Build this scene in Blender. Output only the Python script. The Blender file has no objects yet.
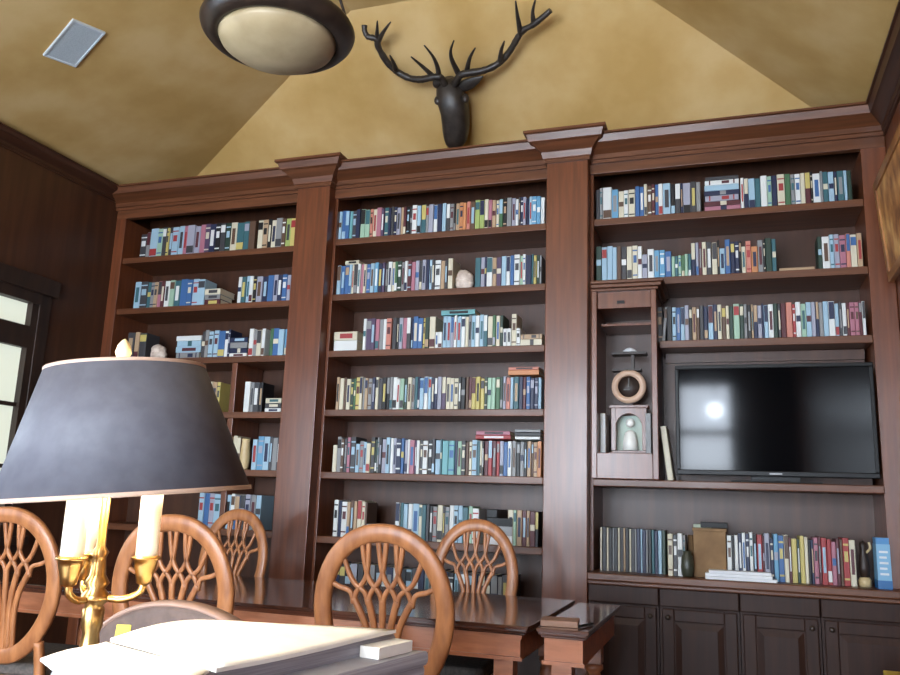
import bpy, bmesh, math, random
from mathutils import Vector, Matrix, Quaternion
random.seed(11)
S = bpy.context.scene
COL = S.collection
PI = math.pi
# ------------------------------------------------------------------ camera
F = 815.0
YAW, PIT, ROL = math.radians(-19.1), math.radians(11.38), math.radians(2.03)
CAM = Vector((0, -4.5, 1.2))
fw = Vector((math.sin(YAW)*math.cos(PIT), math.cos(YAW)*math.cos(PIT), math.sin(PIT)))
rt0 = Vector((math.cos(YAW), -math.sin(YAW), 0)); up0 = rt0.cross(fw)
RT = rt0*math.cos(ROL)+up0*math.sin(ROL); UP = -rt0*math.sin(ROL)+up0*math.cos(ROL)

def ray(px, py): return RT*((px-450)/F)+UP*((337.5-py)/F)+fw
def atd(px, py, d): return CAM+ray(px, py)*d
def aty(px, py, y):
    r = ray(px, py); return CAM+r*((y-CAM.y)/r.y)
def atz(px, py, z):
    r = ray(px, py); return CAM+r*((z-CAM.z)/r.z)
def atp(px, py, n, p0):
    r = ray(px, py); return CAM+r*((p0-CAM).dot(n)/r.dot(n))
def x_at(px, y, z):          # x of the point at height z and depth y that shows in column px
    k = (px-450)/F; dy, dz = y-CAM.y, z-CAM.z
    return (k*(fw.y*dy+fw.z*dz)-(RT.y*dy+RT.z*dz))/(RT.x-k*fw.x)
def depth(p): return (Vector(p)-CAM).dot(fw)

cd = bpy.data.cameras.new('camera'); cam = bpy.data.objects.new('camera', cd); COL.objects.link(cam)
m3 = Matrix((RT, UP, -fw)).transposed()
cam.matrix_world = Matrix.Translation(CAM) @ m3.to_4x4()
cd.sensor_fit = 'HORIZONTAL'; cd.sensor_width = 36; cd.lens = 36*F/900
cd.clip_start = .02; S.camera = cam
S.view_settings.view_transform = 'Standard'; S.view_settings.look = 'None'
S.view_settings.gamma = 1; S.view_settings.use_curve_mapping = False
S.view_settings.exposure = 1.98

# ------------------------------------------------------------------ materials
def lin(c): return tuple(((v/255)/12.92 if v/255 <= .04045 else ((v/255+.055)/1.055)**2.4) for v in c)
def setp(b, k, v):
    if k in b.inputs: b.inputs[k].default_value = v
def base(name, c, rough=.5, metal=0, spec=.5, coat=0):
    m = bpy.data.materials.new(name); m.use_nodes = True
    b = m.node_tree.nodes['Principled BSDF']
    setp(b, 'Base Color', (*lin(c), 1)); setp(b, 'Roughness', rough); setp(b, 'Metallic', metal)
    setp(b, 'Specular IOR Level', spec); setp(b, 'Coat Weight', coat); setp(b, 'Coat Roughness', .15)
    return m
def noisy(name, c1, c2, scale=(1, 1, 1), nscale=5, detail=4, rough=.5, bump=0, spec=.5, coat=0, c3=None, lo=.35, hi=.65, distort=0):
    m = base(name, c1, rough, 0, spec, coat); nt = m.node_tree; N = nt.nodes; L = nt.links
    b = N['Principled BSDF']
    tc = N.new('ShaderNodeTexCoord'); mp = N.new('ShaderNodeMapping'); mp.inputs['Scale'].default_value = scale
    no = N.new('ShaderNodeTexNoise'); no.inputs['Scale'].default_value = nscale; no.inputs['Detail'].default_value = detail
    no.inputs['Distortion'].default_value = distort
    cr = N.new('ShaderNodeValToRGB'); e = cr.color_ramp.elements
    e[0].position = lo; e[0].color = (*lin(c1), 1); e[1].position = hi; e[1].color = (*lin(c2), 1)
    if c3: k = e.new((lo+hi)/2); k.color = (*lin(c3), 1)
    L.new(tc.outputs['Object'], mp.inputs['Vector']); L.new(mp.outputs['Vector'], no.inputs['Vector'])
    L.new(no.outputs['Fac'], cr.inputs['Fac']); L.new(cr.outputs['Color'], b.inputs['Base Color'])
    if bump:
        bp = N.new('ShaderNodeBump'); bp.inputs['Strength'].default_value = bump; bp.inputs['Distance'].default_value = .01
        L.new(no.outputs['Fac'], bp.inputs['Height']); L.new(bp.outputs['Normal'], b.inputs['Normal'])
    return m
def emis(name, c, s):
    m = base(name, c, .4); b = m.node_tree.nodes['Principled BSDF']
    setp(b, 'Emission Color', (*lin(c), 1)); setp(b, 'Emission Strength', s); return m

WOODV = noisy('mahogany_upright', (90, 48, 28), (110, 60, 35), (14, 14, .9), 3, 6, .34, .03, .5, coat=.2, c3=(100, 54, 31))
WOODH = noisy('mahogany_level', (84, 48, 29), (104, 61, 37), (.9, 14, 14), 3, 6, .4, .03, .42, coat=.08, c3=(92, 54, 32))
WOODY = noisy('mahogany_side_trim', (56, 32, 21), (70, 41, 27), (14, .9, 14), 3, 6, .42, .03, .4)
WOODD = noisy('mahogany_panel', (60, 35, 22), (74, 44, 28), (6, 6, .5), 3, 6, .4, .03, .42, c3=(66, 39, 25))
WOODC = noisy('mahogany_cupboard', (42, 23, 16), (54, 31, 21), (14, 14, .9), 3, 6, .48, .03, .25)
CHAIRW = noisy('honey_wood', (144, 90, 54), (176, 116, 72), (8, 8, 2), 4, 4, .36, 0, .5)
TABLEW = noisy('table_mahogany', (58, 30, 19), (92, 50, 32), (1.2, 12, 12), 3, 5, .13, 0, .6, coat=.5)
TABLEL = noisy('table_frame_mahogany', (146, 88, 58), (180, 114, 78), (2, 12, 12), 3, 5, .3, 0, .5)
PLASTER = noisy('ochre_plaster', (180, 146, 88), (202, 172, 120), (1, 1, 1), 2.2, 9, .85, .02, .2, c3=(192, 159, 103))
FLOORM = noisy('floor_boards', (52, 34, 24), (86, 58, 40), (12, 1, 1), 3, 5, .45)
SEATF = noisy('seat_cloth', (72, 66, 62), (98, 90, 84), (1, 1, 1), 60, 3, .9)
LEATH = noisy('taupe_leather', (78, 62, 55), (94, 76, 68), (1, 1, 1), 40, 3, .5, .05)
BRASS = base('brass', (206, 164, 100), .28, 1)
BRONZE = noisy('dark_bronze', (34, 26, 22), (56, 44, 36), (1, 1, 1), 14, 3, .38, 0, .5)
ALAB = noisy('alabaster_glass', (158, 140, 106), (184, 166, 132), (1, 1, 1), 5, 5, .45)
IRON = noisy('dark_cast_bronze', (38, 33, 30), (60, 53, 48), (1, 1, 1), 18, 4, .42, .15, .5)
SHADE = noisy('slate_lampshade', (86, 86, 94), (94, 94, 102), (1, 1, 1), 30, 3, .55, 0, .3)
SHADEIN = base('shade_lining', (216, 196, 150), .6)
SHADETRIM = base('shade_trim', (190, 160, 140), .5)
CREAM = base('candle_sleeve', (250, 240, 220), .5)
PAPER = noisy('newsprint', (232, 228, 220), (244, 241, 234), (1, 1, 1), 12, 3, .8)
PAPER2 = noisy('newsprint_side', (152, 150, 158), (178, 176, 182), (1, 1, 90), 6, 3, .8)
BLACKG = base('screen_glass', (5, 6, 8), .07, 0, .22)
BLACKP = base('black_plastic', (10, 10, 11), .4, 0, .25)
SILVER = base('silver_plastic', (150, 152, 156), .35)
WHITEP = noisy('white_paint', (205, 208, 212), (218, 220, 222), (1, 1, 1), 9, 2, .5)
DARKF = noisy('dark_window_frame', (34, 22, 17), (50, 33, 25), (6, 6, 1), 3, 4, .5)
GILT = noisy('gilt_frame', (120, 76, 40), (160, 110, 60), (1, 1, 1), 9, 4, .4)
SKYP = emis('daylight_pane', (226, 238, 252), 9.0)
SKYM = emis('bright_side_pane', (218, 234, 250), 3.2)
SKYL = emis('pale_window_pane', (212, 218, 202), .19)
CANVAS = noisy('landscape_canvas', (120, 74, 38), (206, 160, 98), (1, 3, 2), 3.2, 5, .6, c3=(172, 118, 66))
CARD = noisy('brown_card', (120, 92, 62), (142, 112, 78), (1, 1, 1), 10, 3, .8)
YELLOW = base('yellow_card', (205, 178, 74), .6)
SHELLM = noisy('pale_stone', (176, 158, 146), (220, 206, 194), (1, 1, 1), 24, 4, .7, .4)
TAN = noisy('tan_ceramic', (184, 160, 116), (204, 182, 138), (1, 1, 1), 12, 3, .4)

PALC = {'W': ((222, 226, 224), 'white'), 'C': ((218, 208, 176), 'cream'), 'L': ((150, 192, 218), 'pale blue'),
        'S': ((84, 160, 208), 'sky blue'), 'B': ((44, 100, 172), 'blue'), 'N': ((26, 38, 80), 'navy'),
        'K': ((22, 22, 27), 'black'), 'D': ((62, 62, 68), 'charcoal'), 'G': ((138, 140, 142), 'grey'),
        'T': ((44, 104, 116), 'teal'), 'E': ((62, 116, 72), 'green'), 'M': ((152, 196, 164), 'mint green'),
        'Y': ((212, 190, 88), 'yellow'), 'O': ((222, 134, 72), 'orange'), 'R': ((184, 42, 44), 'red'),
        'P': ((186, 104, 126), 'pink'), 'V': ((84, 60, 98), 'purple'), 'X': ((96, 32, 42), 'maroon'),
        'Z': ((100, 68, 48), 'brown'), 'A': ((192, 154, 112), 'tan'), 'H': ((158, 160, 182), 'lavender'),
        'I': ((166, 190, 90), 'lime'), 'Q': ((96, 176, 184), 'turquoise'), 'U': ((220, 124, 102), 'salmon'),
        'J': ((34, 64, 50), 'dark green')}
def mute(c):
    g = (c[0]+c[1]+c[2])/3
    return tuple((g+(v-g)*.74)*.92 for v in c)
BM = {k: base('cover_'+v[1].replace(' ', '_'), mute(v[0]), .45, 0, .4) for k, v in PALC.items()}
PAGES = base('book_pages', (214, 202, 176), .9)

# ------------------------------------------------------------------ mesh helpers
class MB:
    def __init__(s): s.bm = bmesh.new()
    def quad(s, pts, mi=0):
        f = s.bm.faces.new([s.bm.verts.new(p) for p in pts]); f.material_index = mi; return s
    def box(s, x0, x1, y0, y1, z0, z1, mi=0, M=None):
        P = [Vector((x, y, z)) for x in (x0, x1) for y in (y0, y1) for z in (z0, z1)]
        if M is not None: P = [M @ p for p in P]
        v = [s.bm.verts.new(p) for p in P]
        for q in ((0, 1, 3, 2), (4, 6, 7, 5), (0, 4, 5, 1), (2, 3, 7, 6), (0, 2, 6, 4), (1, 5, 7, 3)):
            s.bm.faces.new([v[i] for i in q]).material_index = mi
        return s
    def prism(s, poly, M, h0, h1, mi=0):     # polygon in xy lifted between h0 and h1, through M
        a = [s.bm.verts.new(M @ Vector((x, y, h0))) for x, y in poly]
        b = [s.bm.verts.new(M @ Vector((x, y, h1))) for x, y in poly]
        n = len(poly)
        s.bm.faces.new(a[::-1]).material_index = mi; s.bm.faces.new(b).material_index = mi
        for i in range(n): s.bm.faces.new((a[i], a[(i+1) % n], b[(i+1) % n], b[i])).material_index = mi
        return s
    def lathe(s, prof, c=(0, 0, 0), n=32, M=None, mi=0, closed=False):
        c = Vector(c); rings = []
        for r, z in prof:
            if r < 1e-6:
                p = Vector((0, 0, z)); rings.append([s.bm.verts.new((M @ p if M else p)+c)])
            else:
                R = []
                for i in range(n):
                    a = 2*PI*i/n; p = Vector((r*math.cos(a), r*math.sin(a), z)); R.append(s.bm.verts.new((M @ p if M else p)+c))
                rings.append(R)
        prs = list(zip(rings, rings[1:]))
        if closed: prs.append((rings[-1], rings[0]))
        for A, B in prs:
            for i in range(n):
                j = (i+1) % n
                if len(A) == 1 and len(B) == 1: continue
                if len(A) == 1: f = (A[0], B[j], B[i])
                elif len(B) == 1: f = (A[i], A[j], B[0])
                else: f = (A[i], A[j], B[j], B[i])
                f = s.bm.faces.new(f); f.material_index = mi; f.smooth = True
        if not closed:
            if len(rings[0]) > 1: s.bm.faces.new(rings[0][::-1]).material_index = mi
            if len(rings[-1]) > 1: s.bm.faces.new(rings[-1]).material_index = mi
        return s
    def sweep(s, pts, a, b=None, nrm=None, n=8, closed=False, sq=2.0, mi=0):
        """bar along pts; a = half width(s) in the plane, b = half depth(s) along nrm; round tube without nrm"""
        pts = [Vector(p) for p in pts]; m = len(pts)
        A = a if isinstance(a, (list, tuple)) else [a]*m
        Bv = A if b is None else (b if isinstance(b, (list, tuple)) else [b]*m)
        rings = []; prev = None
        for i in range(m):
            if closed: t = pts[(i+1) % m]-pts[i-1]
            else: t = pts[min(i+1, m-1)]-pts[max(i-1, 0)]
            t.normalize()
            if nrm is not None: w = Vector(nrm).normalized()
            else:
                w = prev if prev is not None else (Vector((0, 0, 1)) if abs(t.z) < .9 else Vector((1, 0, 0)))
            u = t.cross(w).normalized(); w = u.cross(t).normalized(); prev = w
            R = []
            for k in range(n):
                th = 2*PI*(k+.5)/n; cx, sx = math.cos(th), math.sin(th)
                ex = 2/sq
                R.append(s.bm.verts.new(pts[i]+u*(A[i]*math.copysign(abs(cx)**ex, cx))+w*(Bv[i]*math.copysign(abs(sx)**ex, sx))))
            rings.append(R)
        L = list(zip(rings, rings[1:]))
        if closed: L.append((rings[-1], rings[0]))
        for P, Q in L:
            for k in range(n):
                f = s.bm.faces.new((P[k], P[(k+1) % n], Q[(k+1) % n], Q[k])); f.smooth = True; f.material_index = mi
        if not closed:
            s.bm.faces.new(rings[0][::-1]).material_index = mi; s.bm.faces.new(rings[-1]).material_index = mi
        return s
    def ball(s, c, r, sc=(1, 1, 1), u=16, v=10, jit=0, mi=0):
        n0 = len(s.bm.verts)
        res = bmesh.ops.create_uvsphere(s.bm, u_segments=u, v_segments=v, radius=r)
        for w in res['verts']:
            k = 1+random.uniform(-jit, jit)
            w.co = Vector((w.co.x*sc[0]*k, w.co.y*sc[1]*k, w.co.z*sc[2]*k))+Vector(c)
            for f in w.link_faces: f.smooth = True; f.material_index = mi
        return s
    def mesh(s, name, mats, off=None):
        bmesh.ops.recalc_face_normals(s.bm, faces=s.bm.faces)
        if off is not None: bmesh.ops.translate(s.bm, verts=s.bm.verts, vec=-Vector(off))
        me = bpy.data.meshes.new(name); s.bm.to_mesh(me); s.bm.free()
        for m in (mats if isinstance(mats, (list, tuple)) else [mats]): me.materials.append(m)
        return me
def link(name, me, parent=None):
    o = bpy.data.objects.new(name, me); COL.objects.link(o)
    if parent is not None: o.parent = parent
    return o
def tag(o, label=None, cat=None, group=None, kind=None):
    if label: o['label'] = label
    if cat: o['category'] = cat
    if group: o['group'] = group
    if kind: o['kind'] = kind
    return o
def empty(name, loc, label=None, cat=None, group=None, kind=None):
    o = bpy.data.objects.new(name, None); COL.objects.link(o); o.location = loc; o.empty_display_size = .1
    return tag(o, label, cat, group, kind)
def wloc(o):
    v = Vector((0, 0, 0))
    while o is not None: v += o.location; o = o.parent
    return v
def part(name, mb, mat, root, bev=0, label=None):
    """mesh given in world coordinates, hung under root (root not rotated); its own origin at root"""
    o = link(name, mb.mesh(name, mat, wloc(root)), root)
    if bev: bevel(o, bev)
    if label: o['label'] = label
    return o
def bevel(o, w, seg=2):
    b = o.modifiers.new('bevel', 'BEVEL'); b.width = w; b.segments = seg; b.limit_method = 'ANGLE'; b.angle_limit = math.radians(40)
def single(name, mb, mat, loc, label, cat, group=None, kind=None, bev=0):
    o = link(name, mb.mesh(name, mat, loc)); o.location = loc; tag(o, label, cat, group, kind)
    if bev: bevel(o, bev)
    return o
def struct(name, mb, mat, bev=0, label=None):
    o = link(name, mb.mesh(name, mat)); o['kind'] = 'structure'
    if label: o['label'] = label
    if bev: bevel(o, bev)
    return o
def copy_tree(o, parent=None):
    c = o.copy(); COL.objects.link(c)
    if parent is not None: c.parent = parent
    for ch in list(o.children): copy_tree(ch, c)
    return c
def smooth_path(pts, k=6):
    P = [Vector(p) for p in pts]; out = []
    for i in range(len(P)-1):
        p0, p1, p2, p3 = P[max(i-1, 0)], P[i], P[i+1], P[min(i+2, len(P)-1)]
        for j in range(k):
            t = j/k
            out.append(.5*((2*p1)+(p2-p0)*t+(2*p0-5*p1+4*p2-p3)*t*t+(3*p1-p0-3*p2+p3)*t*t*t))
    out.append(P[-1]); return out
def lerp(a, b, t): return a+(b-a)*t

# ------------------------------------------------------------------ the room
XL, XR, YB, YF, ZW, ZT = -4.2, .84, .55, -7.0, 3.35, 4.2
struct('floor', MB().box(XL-.1, XR+.1, YF-.1, YB+.1, -.08, 0), FLOORM)
# vaulted ceiling: four slopes and a flat top, one shell with thickness
fx0, fx1, fy1, fy0 = -2.17, -.60, -.364, YF+.914
def shell(mb, pts, th=.06):
    P = [Vector(p) for p in pts]; n = (P[1]-P[0]).cross(P[2]-P[0]).normalized()
    if n.z < 0: n = -n
    a = [mb.bm.verts.new(p) for p in P]; b = [mb.bm.verts.new(p+n*th) for p in P]; k = len(P)
    mb.bm.faces.new(a); mb.bm.faces.new(b[::-1])
    for i in range(k): mb.bm.faces.new((a[i], a[(i+1) % k], b[(i+1) % k], b[i]))
c = MB()
A0, A1, A2, A3 = (XL, YB, ZW), (XR, YB, ZW), (XR, YF, ZW), (XL, YF, ZW)
B0, B1, B2, B3 = (fx0, fy1, ZT), (fx1, fy1, ZT), (fx1, fy0, ZT), (fx0, fy0, ZT)
for q in ((A0, A1, B1, B0), (A1, A2, B2, B1), (A2, A3, B3, B2), (A3, A0, B0, B3), (B0, B1, B2, B3)): shell(c, q)
struct('ceiling', c, PLASTER)
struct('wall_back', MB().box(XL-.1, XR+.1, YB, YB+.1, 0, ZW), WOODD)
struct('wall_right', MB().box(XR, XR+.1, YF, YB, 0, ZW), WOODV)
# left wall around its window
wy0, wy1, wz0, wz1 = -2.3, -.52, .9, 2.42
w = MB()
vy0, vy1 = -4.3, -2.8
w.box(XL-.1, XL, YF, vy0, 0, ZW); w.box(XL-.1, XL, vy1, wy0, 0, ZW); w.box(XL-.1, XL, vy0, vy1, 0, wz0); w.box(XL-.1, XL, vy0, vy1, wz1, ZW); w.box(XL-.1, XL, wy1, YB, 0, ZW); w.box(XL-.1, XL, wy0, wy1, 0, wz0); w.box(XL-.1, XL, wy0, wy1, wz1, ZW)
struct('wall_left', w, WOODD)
# window with transom in the left wall
wn = empty('window_1', (XL, (wy0+wy1)/2, wz0), kind='structure')
fr = MB()
fr.box(XL-.09, XL+.03, wy0, wy0+.07, wz0, wz1); fr.box(XL-.09, XL+.012, wy1-.05, wy1, wz0, wz1)
fr.box(XL-.09, XL+.03, wy0, wy1, wz0, wz0+.07); fr.box(XL-.09, XL+.03, wy0, wy1, wz1-.07, wz1)
fr.box(XL-.09, XL+.012, wy0+.07, wy1-.05, 2.06, 2.2)
for yy in (-1.18, -1.76): fr.box(XL-.08, XL-.01, yy-.03, yy+.03, wz0+.07, wz1-.07)
for zz in (1.70, 1.32): fr.box(XL-.05, XL-.01, wy0+.07, wy1-.05, zz-.012, zz+.012)
part('window_frame', fr, DARKF, wn)
part('window_pane', MB().box(XL-.04, XL-.033, wy0+.03, wy1-.03, wz0+.03, wz1-.03), SKYL, wn)
ca = MB()
ca.box(XL, XL+.02, wy1, wy1+.09, wz0-.1, wz1+.1); ca.box(XL, XL+.035, wy0-.09, wy0, wz0-.1, wz1+.1)
ca.box(XL, XL+.045, wy0-.12, wy1+.12, wz1, wz1+.11); ca.box(XL, XL+.06, wy0-.12, wy1+.12, wz0-.05, wz0)
part('window_casing', ca, DARKF, wn, .004)
w5 = empty('window_5', (XL, (vy0+vy1)/2, wz0), kind='structure')
f5 = MB()
for q in ((vy0, vy0+.07, wz0, wz1), (vy1-.07, vy1, wz0, wz1), (vy0+.07, vy1-.07, wz0, wz0+.07), (vy0+.07, vy1-.07, wz1-.07, wz1), (vy0+.07, vy1-.07, 2.06, 2.16), ((vy0+vy1)/2-.03, (vy0+vy1)/2+.03, wz0+.07, 2.06)):
    f5.box(XL-.09, XL+.03, *q)
part('window_frame', f5, DARKF, w5)
part('window_pane', MB().box(XL-.085, XL-.078, vy0+.03, vy1-.03, wz0+.03, wz1-.03), SKYM, w5)
# wall with tall glazed windows behind the camera
wins = [(-3.6, -2.75), (-2.4, -1.15), (-.70, .08)]
w = MB(); xs = [XL-.1]+[v for p in wins for v in p]+[XR+.1]
for i in range(0, len(xs), 2): w.box(xs[i], xs[i+1], YF-.1, YF, 0, ZW)
for a, b in wins: w.box(a, b, YF-.1, YF, 0, .3); w.box(a, b, YF-.1, YF, 2.95, ZW)
struct('wall_front', w, WOODD)
for i, (a, b) in enumerate(wins):
    e = empty('window_%d' % (i+2), ((a+b)/2, YF, .3), kind='structure')
    f_ = MB()
    for x0, x1, z0, z1 in ((a, a+.07, .3, 2.95), (b-.07, b, .3, 2.95), (a, b, .3, .37), (a, b, 2.88, 2.95), (a, b, 2.2, 2.28)):
        f_.box(x0, x1, YF-.08, YF+.02, z0, z1)
    for zz in (1.3, 1.75): f_.box(a+.05, b-.05, YF-.06, YF, zz-.015, zz+.015)
    part('window_frame', f_, DARKF, e)
    part('window_pane', MB().box(a+.03, b-.03, YF-.075, YF-.068, .33, 2.92), SKYP, e)
# cornice along the side walls
def cornice_poly(): return [(0, 0), (.012, 0), (.012, .02), (.02, .022), (.021, .05), (.07, .088), (.074, .09), (.082, .093), (.093, .132), (.105, .134), (.105, .145), (0, .145)]
def run_x(mb, poly, x0, x1, yw, z0, sc=1.0):    # profile (out, up) along x, out = -y
    a = [mb.bm.verts.new((x0, yw-o*sc, z0+u)) for o, u in poly]; b = [mb.bm.verts.new((x1, yw-o*sc, z0+u)) for o, u in poly]
    n = len(poly); mb.bm.faces.new(a); mb.bm.faces.new(b[::-1])
    for i in range(n): mb.bm.faces.new((a[i], a[(i+1) % n], b[(i+1) % n], b[i]))
def run_y(mb, poly, y0, y1, xw, z0, sgn, sc=1.0):
    poly = [(o, u*sc) for o, u in poly]
    a = [mb.bm.verts.new((xw+sgn*o, y0, z0+u)) for o, u in poly]; b = [mb.bm.verts.new((xw+sgn*o, y1, z0+u)) for o, u in poly]
    n = len(poly); mb.bm.faces.new(a); mb.bm.faces.new(b[::-1])
    for i in range(n): mb.bm.faces.new((a[i], a[(i+1) % n], b[(i+1) % n], b[i]))
CP = cornice_poly()
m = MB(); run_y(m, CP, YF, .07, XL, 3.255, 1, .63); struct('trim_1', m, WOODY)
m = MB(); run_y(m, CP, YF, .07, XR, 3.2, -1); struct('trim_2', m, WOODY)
m = MB(); m.box(XL, XL+.02, YF, .07, 0, .16); struct('baseboard_left', m, WOODD, .004)
m = MB(); m.box(XR-.02, XR, YF, .07, 0, .16); struct('baseboard_right', m, WOODD, .004)

# ------------------------------------------------------------------ bookcases
Z1, Z2, Z3, Z4, Z5, Z6, Z7 = 2.862, 2.488, 2.117, 1.741, 1.355, .968, .6
FY, BY = .09, .43          # front and back of the shelves
P1L, P1R, P2L, P2R = -2.666, -2.426, -.984, -.739
LI, RI = -4.113, .716      # inner edges of the two end stiles
TH = .042
def shelf(root, x0, x1, z, y0=FY, y1=BY, name='shelf'):
    m = MB(); m.box(x0, x1, y0, y1, z-TH, z); return part(name, m, WOODH, root, .004)
def frame_top(root, x0, x1):
    m = MB(); m.box(x0, x1, .075, .12, 3.14, 3.345); part('frieze', m, WOODH, root, .003)
    m = MB(); run_x(m, CP, x0, x1, .075, 3.2, 1.3); part('cornice', m, WOODH, root)
    m = MB(); m.box(x0, x1, .12, .5, 3.315, 3.345); part('top_board', m, WOODH, root)
bl = empty('bookcase', ((XL+P1L)/2, .25, 0), 'dark mahogany built-in bookcase in the left corner beside the window', 'bookcase')
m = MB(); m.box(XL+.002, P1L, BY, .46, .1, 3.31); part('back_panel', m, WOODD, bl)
m = MB(); m.box(XL+.002, LI, .075, .43, .0, 3.14); part('side_panel', m, WOODV, bl, .003)
m = MB(); m.box(P1L-.02, P1L, .09, .43, .0, 3.33); part('side_panel', m, WOODV, bl, .003)
LZ = [2.842, 2.466, 2.098, 1.728, 1.356, .98, .6]
for z in LZ: shelf(bl, LI, P1L-.02, z)
frame_top(bl, XL+.003, P1L)
m = MB(); m.box(-3.12, -3.08, .10, .42, .98, 2.098-TH); part('divider', m, WOODV, bl, .003)
m = MB(); m.box(LI, P1L-.02, .1, .43, 0, .12); part('plinth', m, WOODH, bl)
bmid = empty('bookcase', ((P1R+P2L)/2, .25, 0), 'mahogany bookcase with open shelves between the two pilasters', 'bookcase')
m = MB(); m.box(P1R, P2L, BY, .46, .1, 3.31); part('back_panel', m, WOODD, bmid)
for a in (P1R, P2L-.02): m = MB(); m.box(a, a+.02, .09, .43, 0, 3.33); part('side_panel', m, WOODV, bmid, .003)
for z in (Z1, Z2, Z3, Z4, Z5, Z6, Z7, .22): shelf(bmid, P1R+.02, P2L-.02, z)
frame_top(bmid, P1R, P2L)
m = MB(); m.box(P1R+.02, P2L-.02, .1, .43, 0, .178); part('plinth', m, WOODH, bmid)
br = empty('bookcase', ((P2R+RI)/2, .25, .86), 'mahogany bookcase around the television at the right wall', 'bookcase')
m = MB(); m.box(P2R, XR-.002, BY, .46, .86, 3.31); part('back_panel', m, WOODD, br)
m = MB(); m.box(P2R, P2R+.02, .09, .43, .86, 3.33); part('side_panel', m, WOODV, br, .003)
m = MB(); m.box(RI, XR-.002, .075, .43, .86, 3.14); part('side_panel', m, WOODV, br, .003)
shelf(br, P2R+.02, RI, 2.862); shelf(br, P2R+.02, RI, 2.488); shelf(br, -.352, RI, 2.12)
m = MB(); m.box(P2R+.02, RI, .05, .43, 1.312, 1.352); part('television_shelf', m, WOODH, br, .005)
m = MB(); m.box(-.33, RI-.02, .27, .30, 1.352, 2.04); m.box(-.33, RI-.02, .25, .29, 2.02, 2.075); part('television_backboard', m, WOODD, br)
frame_top(br, P2R, XR-.003)
# pilasters
def pilaster(x0, x1, label):
    r = empty('pilaster', ((x0+x1)/2, .2, 0), label, 'pilaster')
    m = MB(); m.box(x0, x1, 0, .46, .12, 3.24); part('shaft', m, WOODV, r, .004)
    m = MB(); m.box(x0-.012, x1+.012, -.012, .46, 0, .12); part('base', m, WOODV, r, .006)
    # capital: stepped crown turned round three sides
    prof = [(0, 3.2), (.012, 3.2), (.012, 3.222), (.02, 3.226), (.03, 3.262), (.075, 3.305), (.084, 3.308), (.092, 3.312), (.105, 3.352), (.12, 3.356), (.12, 3.372)]
    m = MB(); rings = []
    for o, z in prof:
        rings.append([m.bm.verts.new(p) for p in ((x0-o, .46, z), (x0-o, -o, z), (x1+o, -o, z), (x1+o, .46, z))])
    for A, B in zip(rings, rings[1:]):
        for i in range(4): m.bm.faces.new((A[i], A[(i+1) % 4], B[(i+1) % 4], B[i]))
    m.bm.faces.new(rings[-1]); m.bm.faces.new(rings[0][::-1])
    part('capital', m, WOODH, r)
    return r
pilaster(P1L, P1R, 'tall mahogany pilaster left of the middle bookcase')
pilaster(P2L, P2R, 'tall mahogany pilaster between middle bookcase and television wall')
# ledge and base cabinets
m = MB(); m.box(P2R+.002, XR-.003, -.03, .44, .822, .86); m.box(P2R+.002, XR-.003, -.012, .44, .80, .822)
single('worktop', m, WOODH, ((P2R+XR)/2, .2, .80), 'long mahogany ledge carrying books below the television', 'worktop', bev=.006)
def cabinet(x0, x1, label, knob):
    r = empty('base_cabinet', ((x0+x1)/2, .2, 0), label, 'cabinet', 'cupboards below the ledge')
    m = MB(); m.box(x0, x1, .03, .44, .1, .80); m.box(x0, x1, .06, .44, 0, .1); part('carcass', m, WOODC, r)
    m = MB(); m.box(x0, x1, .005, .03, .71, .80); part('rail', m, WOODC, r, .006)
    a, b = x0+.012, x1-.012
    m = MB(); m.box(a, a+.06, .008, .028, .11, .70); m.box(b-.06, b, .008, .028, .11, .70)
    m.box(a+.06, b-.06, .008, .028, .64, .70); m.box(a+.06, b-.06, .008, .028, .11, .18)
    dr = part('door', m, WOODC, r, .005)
    m = MB(); m.box(a+.055, b-.055, .018, .026, .175, .645)
    n0 = (a+.095, b-.095, .215, .605)
    q = [(a+.065, .018, .185), (b-.065, .018, .185), (b-.065, .018, .635), (a+.065, .018, .635)]
    t = [(n0[0], .008, n0[2]), (n0[1], .008, n0[2]), (n0[1], .008, n0[3]), (n0[0], .008, n0[3])]
    V = [m.bm.verts.new(p) for p in q]; U = [m.bm.verts.new(p) for p in t]
    m.bm.faces.new(U)
    for i in range(4): m.bm.faces.new((V[i], V[(i+1) % 4], U[(i+1) % 4], U[i]))
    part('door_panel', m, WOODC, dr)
    kx = b-.03 if knob else a+.03
    m = MB(); m.lathe([(0, 0), (.006, 0), (.006, .012), (.013, .018), (.013, .024), (0, .028)], (kx, .008, .66), 14, Matrix.Rotation(PI/2, 4, 'X'))
    part('knob', m, BRONZE, dr)
for i, (a, b, lb) in enumerate([(-.735, -.372, 'dark panelled cupboard beside the pilaster'), (-.368, .02, 'dark panelled cupboard under the flat stack of white papers'),
                    (.024, .392, 'dark panelled cupboard below the yellow and red books'), (.396, XR-.004, 'dark panelled cupboard in the right wall corner')]):
    cabinet(a, b, lb, i % 2 == 0)

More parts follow.
